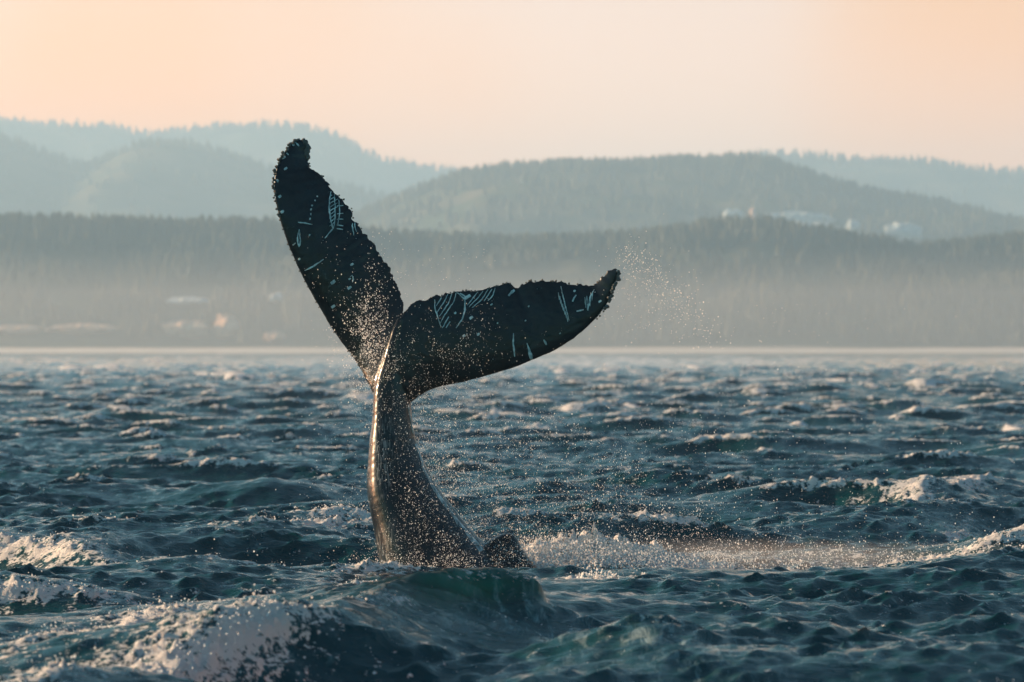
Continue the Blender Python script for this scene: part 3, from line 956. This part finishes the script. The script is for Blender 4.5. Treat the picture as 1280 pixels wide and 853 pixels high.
net = [([(414, 237), (411.6, 252), (411.7, 265), (414, 278), (416, 286), (412, 291), (406, 298)], 2.0),
       ([(418, 240), (418.8, 258), (418.6, 275), (416.7, 286)], 1.5), ([(423.5, 250), (424.6, 266), (422.2, 280)], 1.4), ([(414, 237), (419, 239), (426, 244)], 1.5)]
for i in range(9):
    y0 = 243 + i * 4.6
    net.append(([(411.8, y0 + 3), (416, y0), (419 + (i < 5) * 3, y0 - 3)], 1.2))
for y0 in (257.5, 267.5, 274.5, 281.5, 286):
    net.append(([(421, y0), (429, y0 + (1 if y0 > 280 else -0.5))], 1.3))
scar(net)
for q in ([(396.8, 245), (396.2, 246.5)], [(394.3, 250), (393.6, 251.8)], [(390.7, 256), (389.6, 258)], [(389.1, 261), (388.2, 263.4)], [(388.9, 267), (388.3, 269)], [(387.8, 272.5), (387.2, 275)]):
    scar([(q, 2.0)])
scar([([(372.3, 278), (384, 279.5), (390.5, 281)], 1.7)])
scar([([(374, 287), (372, 297), (372, 303), (374, 309), (375.6, 300), (374, 287)], 1.8)])
scar([([(362, 310), (369.6, 304)], 1.8)])
scar([([(381, 338.5), (392, 333), (404.4, 324.5)], 2.0)])
scar([([(443.2, 273.2), (440.3, 281.5), (442.4, 294.6)], 1.5), ([(444.2, 275), (443.4, 283), (445.7, 289.7)], 1.3)])
for (x_, y_, r_) in ((440, 330.8, 4.0), (437, 360, 5.0), (416.5, 353.2, 6.0), (416.8, 383.4, 5.0), (374, 324, 3.0), (346, 227, 5.5), (353, 265, 4.5), (387, 294, 2.6), (437, 349, 3.0), (357, 211, 4), (350, 246, 4), (589, 397.5, 5), (569, 391.5, 3),
                     (580, 420, 4), (598, 418, 4), (614.5, 381, 3), (661, 383, 2.2), (750, 377, 4), (718, 364, 3), (622, 404, 2), (700, 417, 2), (657, 401, 2)):
    scar([([(x_ - r_ * .45, y_ + r_ * .3), (x_, y_), (x_ + r_ * .4, y_ - r_ * .35)], r_ * 0.8)])
scar([([(437.5, 346), (440.5, 344), (442, 348.5), (440.5, 353)], 1.6)])
patch = [([(543.5, 375), (543.7, 386), (547.5, 397.5), (551, 408)], 1.5), ([(555, 367.5), (545.5, 382.5)], 1.4), ([(561, 365.5), (556, 376), (546.3, 391)], 1.4),
         ([(566, 365), (561, 378.5), (549, 396)], 1.4), ([(570.5, 365), (568, 376), (554, 397), (550, 405)], 1.4), ([(561, 396), (555, 407), (552.5, 410)], 1.5), ([(562.5, 402), (557.5, 410)], 1.5),
         ([(570, 410), (577.5, 400), (581.2, 387.5), (581.2, 375), (572, 366)], 2.2), ([(581, 374), (588, 369)], 4.5), ([(575, 367), (583, 372)], 2.2)]
scar(patch)
scar([([(597.5, 365), (584, 382)], 1.3), ([(604, 364), (597, 373), (586, 384)], 1.3), ([(610, 362.5), (602, 375), (590, 385)], 1.3), ([(615, 361.5), (605, 377)], 1.3), ([(619, 360), (616, 370), (610, 376)], 1.5)])
scar([([(645.5, 361), (640, 365), (635.5, 370)], 3.6)])
hat = [([(701, 358), (704, 372), (711.5, 401)], 1.5)]
for i in range(7):
    hat.append(([(698 + i * 1.7, 366 + i * 4.6), (699 + i * 1.8, 375 + i * 4.6)], 1.2))
scar(hat)
scar([([(642, 417), (641.5, 430), (643.6, 446)], 2.2)])
scar([([(658.5, 429), (661.5, 438), (665, 452)], (1.5, 6.0))])
scar([([(680, 425), (683, 431.5)], 2.4)])
scar([([(743, 362), (737.5, 372), (735, 389)], 1.6)])
for q_ in (([(731, 372), (732.5, 385)], 1.2), ([(733.5, 370), (734.5, 388)], 1.2), ([(738.8, 366), (737.5, 383)], 1.4), ([(741, 364), (740, 376)], 1.2)):
    scar([q_])
scar([([(721, 389.5), (730, 387.5)], 1.8)])
scar([([(720, 369), (715.5, 377)], 2.2)])
scar([([(357, 184), (362, 187)], 3), ([(363, 179), (368, 182)], 2.6), ([(369, 178), (374, 183)], 2.4), ([(352, 198), (357, 196)], 3.2), ([(356, 189), (361, 194)], 2.2)])

# barnacles along the leading edges and tips
barn_mat, t, b = new_mat('barnacle_shell')
mc = node(t, 'ShaderNodeMix', data_type='RGBA')
t.links.new(maprange(t, noise_tex(t, 25.0, 3.0, 0.6), 0.4, 0.6), mc.inputs[0])
mc.inputs[6].default_value = (0.02, 0.024, 0.026, 1)
mc.inputs[7].default_value = (0.16, 0.17, 0.16, 1)
t.links.new(mc.outputs[2], b.inputs['Base Color'])
b.inputs['Roughness'].default_value = 0.6
def barnacle_mesh(seed):
    r = random.Random(seed)
    bm = bmesh.new()
    rings = []
    for z, rad in ((-0.5, 1.0), (0.15, 0.95), (0.6, 0.62), (0.72, 0.42), (0.45, 0.25)):
        rings.append([bm.verts.new((rad * r.uniform(.82, 1.15) * math.cos(a * math.pi / 4), rad * r.uniform(.82, 1.15) * math.sin(a * math.pi / 4), z * r.uniform(.9, 1.1))) for a in range(8)])
    for r0, r1 in zip(rings[:-1], rings[1:]):
        for k in range(8):
            bm.faces.new((r0[k], r0[(k + 1) % 8], r1[(k + 1) % 8], r1[k]))
    bm.faces.new(rings[-1]); bm.faces.new(list(reversed(rings[0])))
    me = bpy.data.meshes.new('barnacle'); bm.to_mesh(me); bm.free()
    me.materials.append(barn_mat)
    return me
bmeshes = [barnacle_mesh(i) for i in range(4)]
def barnacle(pt, out_dir, r):
    o = link('barnacle', bmeshes[srng.randrange(4)], None, whale)
    o.location = pt
    q = Vector(out_dir).to_track_quat('Z', 'Y')
    o.rotation_euler = q.to_euler()
    s = r * srng.uniform(0.8, 1.25)
    o.scale = (s, s, s * srng.uniform(0.9, 1.5))
for i in range(96, 150):
    for rep in range(1 if i < 120 else 2):
        if srng.random() < 0.35: continue
        a = LL[i]; o_ = (LL[i, :2] - LT[i, :2]); o_ = o_ / (np.hypot(*o_) + 1e-9)
        k_ = srng.uniform(-1.5, 2.5)
        barnacle(WP(a[0] - o_[0] * k_, a[1] - o_[1] * k_, a[2] + srng.uniform(-.05, .03)), (o_[0], -0.5, -o_[1]), 0.015 if i < 125 else 0.020)
for i in range(12, 96, 3):
    if srng.random() < 0.5: continue
    a = LL[i]; o_ = (LL[i, :2] - LT[i, :2]); o_ = o_ / (np.hypot(*o_) + 1e-9)
    barnacle(WP(a[0], a[1], a[2]), (o_[0], -0.3, -o_[1]), 0.010)
for i in range(137, 150):
    for rep in range(2):
        a = LT[i]
        barnacle(WP(a[0] + srng.uniform(-4, 0), a[1] + srng.uniform(-1, 2), a[2] - 0.02), (srng.uniform(-.3, .6), -0.6, 1), 0.024)
for i in range(122, 150):
    for rep in range(1):
        if srng.random() < 0.25: continue
        a = RL[i]; o_ = (RL[i, :2] - RT[i, :2]); o_ = o_ / (np.hypot(*o_) + 1e-9)
        barnacle(WP(a[0] + srng.uniform(-2, 2), a[1], a[2]), (0.9, -0.5, srng.uniform(-.4, .4)), 0.024 if i > 128 else 0.012)
for i in range(40, 146):
    if srng.random() < 0.75: continue
    a = RT[i]
    barnacle(WP(a[0], a[1] + 0.8, a[2]), (srng.uniform(-.3, .3), -0.3, 1), 0.012)
for i in range(60, 140):
    if srng.random() < 0.75: continue
    a = LT[i]
    barnacle(WP(a[0] - 0.6, a[1], a[2]), (1, -0.3, .4), 0.011)

# pale ribbon painting the sky's sheen along the right keel of the stock
sheen_mat, t, b = new_mat('painted_sheen')
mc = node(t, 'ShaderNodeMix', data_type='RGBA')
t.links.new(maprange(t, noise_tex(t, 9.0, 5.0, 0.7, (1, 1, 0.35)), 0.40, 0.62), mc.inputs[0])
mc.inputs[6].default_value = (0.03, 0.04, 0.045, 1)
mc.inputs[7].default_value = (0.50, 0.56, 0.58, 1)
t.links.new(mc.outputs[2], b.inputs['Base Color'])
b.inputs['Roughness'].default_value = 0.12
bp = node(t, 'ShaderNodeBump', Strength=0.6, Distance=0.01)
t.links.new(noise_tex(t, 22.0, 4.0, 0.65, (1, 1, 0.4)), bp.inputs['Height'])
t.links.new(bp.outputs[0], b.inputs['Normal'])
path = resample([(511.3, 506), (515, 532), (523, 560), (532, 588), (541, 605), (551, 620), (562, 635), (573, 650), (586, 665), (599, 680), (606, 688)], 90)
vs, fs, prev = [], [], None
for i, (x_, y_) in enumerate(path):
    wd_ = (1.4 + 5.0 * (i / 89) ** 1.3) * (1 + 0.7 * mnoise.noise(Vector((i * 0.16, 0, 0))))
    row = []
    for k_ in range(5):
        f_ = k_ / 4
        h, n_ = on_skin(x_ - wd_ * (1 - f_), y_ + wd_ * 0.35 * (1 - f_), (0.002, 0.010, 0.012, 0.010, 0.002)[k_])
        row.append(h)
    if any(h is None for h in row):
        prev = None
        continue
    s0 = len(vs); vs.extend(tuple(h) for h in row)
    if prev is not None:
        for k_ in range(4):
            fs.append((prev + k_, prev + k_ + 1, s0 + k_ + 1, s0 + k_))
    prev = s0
me = bpy.data.meshes.new('sheen_ribbon'); me.from_pydata(vs, [], fs)
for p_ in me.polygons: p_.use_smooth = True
link('sheen_ribbon', me, sheen_mat, whale)

# ------------------------------------------------------------------ spray
drop_mat, t, b = new_mat('water_drops')
b.inputs['Base Color'].default_value = (0.9, 0.9, 0.9, 1)
b.inputs['Roughness'].default_value = 0.25
tl = node(t, 'ShaderNodeBsdfTranslucent')
tl.inputs['Color'].default_value = (0.9, 0.9, 0.9, 1)
ms = node(t, 'ShaderNodeMixShader'); ms.inputs[0].default_value = 0.45
t.links.new(b.outputs[0], ms.inputs[1]); t.links.new(tl.outputs[0], ms.inputs[2])
t.links.new(ms.outputs[0], t.nodes['Material Output'].inputs['Surface'])
OCT = np.array([(1, 0, 0), (-1, 0, 0), (0, 1, 0), (0, -1, 0), (0, 0, 1), (0, 0, -1)], np.float32)
OCT_T = np.array([(0, 2, 4), (2, 1, 4), (1, 3, 4), (3, 0, 4), (2, 0, 5), (1, 2, 5), (3, 1, 5), (0, 3, 5)])
def drops(name, label, pos, rad, stretch=1.0, streak=(0, 0, 1)):
    pos = np.asarray(pos, np.float32); n = len(pos)
    rad = np.asarray(rad, np.float32)
    ang = rng.uniform(0, 6.28, n)
    c, s = np.cos(ang), np.sin(ang)
    v = OCT[None] * rad[:, None, None]
    v = np.stack([v[..., 0] * c[:, None] - v[..., 1] * s[:, None], v[..., 0] * s[:, None] + v[..., 1] * c[:, None], v[..., 2]], -1)
    v[..., 2] *= rng.uniform(0.8, stretch + 0.3, n)[:, None]
    v = v + pos[:, None]
    tri = (OCT_T[None] + (np.arange(n) * 6)[:, None, None]).reshape(-1, 3)
    o = link(name, np_mesh(name, v.reshape(-1, 3), None, tri, smooth=False), drop_mat, kind='stuff')
    o['label'] = label
    o['category'] = 'spray'
    return o

def place(px, py, d):
    return np.stack([(px - 640) * YW / FPX, YW + d, CAM_H + (HOR - py) * YW / FPX], -1)

def radii(n, lo, hi, pw=3.0):
    return lo + (hi - lo) * rng.uniform(0, 1, n) ** pw

# veil of fine spray blown off the tail to the right
P, Q = [], []
n = 34000
u = rng.exponential(1.0, n); 
px = 500 + 130 * u + rng.normal(0, 12, n)
py = 705 - np.abs(rng.normal(0, 1, n)) * (60 + 60 * np.exp(-u * 0.6))
P.append(place(px, py, rng.normal(0.5, 1.0, n))); Q.append(radii(n, .0018, .0072, 4))
n = 10000
px = rng.uniform(520, 1000, n); py = 470 + rng.beta(1.4, 1.2, n) * 220
keep = rng.uniform(0, 1, n) < np.exp(-((px - 640) / 230) ** 2)
px, py = px[keep], py[keep]
P.append(place(px, py, rng.normal(0.6, 1.2, len(px)))); Q.append(radii(len(px), .0018, .0085, 4))
# low band over the wash
n = 11000
px = 560 + rng.gamma(2.0, 170, n); py = 704 - rng.exponential(13, n) - 10 * np.exp(-((px - 720) / 120) ** 2)
P.append(place(px, py, rng.normal(0.9, 0.7, n))); Q.append(radii(n, .0018, .009, 4))
# blown away over the water to the far right, up to the hills
n = 900
px = rng.uniform(830, 1280, n); py = rng.uniform(380, 640, n)
keep = rng.uniform(0, 1, n) < np.exp(-((px - 860) / 260) ** 2)
px, py = px[keep], py[keep]
P.append(place(px, py, rng.normal(0.5, 1.5, len(px)))); Q.append(radii(len(px), .003, .008, 3))
allp = np.concatenate(P); allr = np.concatenate(Q)
cl = samp(NZ3, allp[:, 0] * 4 + 3, allp[:, 2] * 14) + 0.4 * samp(NZ3, allp[:, 0] * 22, allp[:, 2] * 30)
keep = rng.uniform(0, 1, len(allp)) < np.clip(0.62 + 0.38 * cl, 0.10, 1)
P, Q = [allp[keep]], [allr[keep]]
drops('spray', 'fine white spray blown to the right off the whale tail', np.concatenate(P), np.concatenate(Q), 1.3)

# drops flung off the tip of the right fluke
P, Q = [], []
n = 420
v_ = rng.uniform(0, 1, n)
px = 782 + 105 * v_ ** 1.2 + rng.normal(0, 9 + 8 * v_, n); py = 318 + 108 * v_ ** 1.5 + rng.normal(0, 11, n)
P.append(place(px, py, rng.normal(0, 0.3, n))); Q.append(radii(n, .004, .010, 2))
n = 260
px = rng.normal(800, 28, n); py = rng.normal(372, 30, n)
P.append(place(px, py, rng.normal(0, 0.3, n))); Q.append(radii(n, .003, .008, 2))
drops('fluke_spray', 'spray of drops flung off the tip of the right fluke', np.concatenate(P), np.concatenate(Q), 1.2)

# drops in the air in front of the tail stock and the root of the flukes
P, Q = [], []
n = 4000
py = rng.uniform(470, 712, n); k = np.clip((py - 470) / 240, 0, 1)
px = 486 + rng.normal(0, 26 + 40 * k, n) + 60 * k ** 1.8
P.append(place(px, py, rng.uniform(-1.4, -0.6, n))); Q.append(radii(n, .0016, .0062, 4))
n = 2600
px = 505 + np.abs(rng.normal(0, 75, n)) - 20; py = 455 + rng.normal(0, 30, n) - (px - 505) * 0.12
P.append(place(px, py, rng.uniform(-1.4, -0.6, n))); Q.append(radii(n, .0016, .0060, 4))
n = 8500                                              # splash round the foot
px = rng.normal(575, 62, n); py = 718 - rng.exponential(17, n)
P.append(place(px, py, rng.uniform(-1.6, -0.7, n))); Q.append(radii(n, .0016, .0070, 4))
n = 800                                               # sparse drops to the left
px = 470 - rng.exponential(30, n); py = rng.uniform(465, 720, n)
P.append(place(px, py, rng.uniform(-0.8, 0.8, n))); Q.append(radii(n, .003, .0075, 2.5))
n = 4600                                              # round the left fluke's root, in the sun
px = 459 + rng.normal(0, 19, n); py = 420 + rng.normal(0, 38, n)
P.append(place(px, py, rng.uniform(-0.6, 0.1, n))); Q.append(radii(n, .0020, .0090, 3))
n = 700
px = rng.uniform(380, 620, n); py = rng.uniform(290, 470, n)
P.append(place(px, py, rng.uniform(-0.8, 0.3, n))); Q.append(radii(n, .003, .007, 2.5))
allp = np.concatenate(P); allr = np.concatenate(Q)
cl = samp(NZ3, allp[:, 0] * 9 + 3, allp[:, 2] * 5) + 0.5 * samp(NZ3, allp[:, 0] * 30, allp[:, 2] * 22)      # sheets and strings, not an even scatter
keep = rng.uniform(0, 1, len(allp)) < np.clip(0.45 + 0.38 * cl, 0.08, 1)
P, Q = [allp[keep]], [allr[keep]]
drops('tail_spray', 'water drops falling in front of the whale tail stock', np.concatenate(P), np.concatenate(Q), 1.4)

# churned white water where the tail goes in, thrown up in ragged tongues
n = 4500
px = 640 + rng.gamma(1.6, 75, n)
tong = 10 + 13 * np.abs(samp(NZ3, px * 0.9, px * 0 + 5)) * np.exp(-((px - 720) / 150) ** 2)
py = 712 - rng.uniform(0, 1, n) ** 1.5 * (tong + 16 * np.exp(-((px - 700) / 130) ** 2))
drops('wash_spray', 'white water thrown up in ragged tongues right of the tail', place(px, py, rng.normal(0.5, 0.3, n)), radii(n, .004, .014, 2.5), 1.4)

# splashes off the breaking crests near the camera: seeds are taken from the thick foam of the sea itself
near = (dr < 0.08) & (foam_v > 0.85) & (gy < 64) & (np.abs(gx) < gy * 0.14)
ids = np.nonzero(near)[0]
pick = rng.choice(ids, min(13000, len(ids)), replace=False)
pp = sea_co[pick] + np.stack([rng.normal(0.02, .05, len(pick)), rng.normal(-.03, .06, len(pick)), rng.exponential(.035, len(pick))], -1)
drops('foam_drops', 'foam drops jumping off the breaking wave crests', pp, radii(len(pick), .003, .013, 2.5), 1.0)
n = 26                                                # loose drops low in front of the big wave
pp = np.stack([rng.normal(-1.85, .35, n), rng.uniform(38.5, 41, n), rng.uniform(.05, .30, n)], -1)
drops('loose_drops', 'loose drops hanging in front of the big dark wave', pp, radii(n, .007, .016, 1), 1.0)
# drops thrown up by the small splash on the right of the big wave
n = 260
a_ = rng.uniform(-1, 1, n)
pp = np.stack([0.95 + a_ * .28 + rng.normal(0, .04, n), 50.4 + rng.normal(0, .15, n), 0.05 + (1 - np.abs(a_)) * rng.uniform(0, .28, n)], -1)
drops('splash_drops', 'small white splash on the water right of the big wave', pp, radii(n, .005, .018, 2), 1.2)

# drifting spray too fine to see as drops: a low cloud right of the tail
def mist_cloud(name, label, c, r, dens, seed):
    bm = bmesh.new()
    bmesh.ops.create_icosphere(bm, subdivisions=3, radius=1.0)
    for v in bm.verts: v.co = Vector((v.co.x * r[0], v.co.y * r[1], v.co.z * r[2]))
    me = bpy.data.meshes.new(name); bm.to_mesh(me); bm.free()
    m = bpy.data.materials.new(name); m.use_nodes = True
    t = m.node_tree; t.nodes.clear()
    o_ = t.nodes.new('ShaderNodeOutputMaterial'); p_ = t.nodes.new('ShaderNodeVolumePrincipled')
    p_.inputs['Color'].default_value = (0.97, 0.97, 0.97, 1); p_.inputs['Anisotropy'].default_value = 0.1
    tc = t.nodes.new('ShaderNodeTexCoord'); mp = t.nodes.new('ShaderNodeMapping')
    mp.inputs['Scale'].default_value = tuple(1 / k for k in r)
    t.links.new(tc.outputs['Object'], mp.inputs['Vector'])
    ln = t.nodes.new('ShaderNodeVectorMath'); ln.operation = 'LENGTH'
    t.links.new(mp.outputs[0], ln.inputs[0])
    fall = maprange(t, ln.outputs['Value'], 0.05, 1.0, 1.0, 0.0, True)
    nz = noise_tex(t, 1.3, 4.0, 0.6, (0.6, 1.0, 2.2), seed)
    t.links.new(math_node(t, 'MULTIPLY', math_node(t, 'MULTIPLY', fall, maprange(t, nz, 0.35, 0.65, 0.25, 1.3)), dens), p_.inputs['Density'])
    t.links.new(p_.outputs[0], o_.inputs['Volume'])
    o = link(name, me, m, kind='stuff'); o.location = c
    o['label'] = label; o['category'] = 'mist'
mist_cloud('spray_mist', 'fine white mist low over the wash right of the tail', (2.6, 56.1, 0.08), (4.6, 0.9, 0.30), 0.35, 0.3)
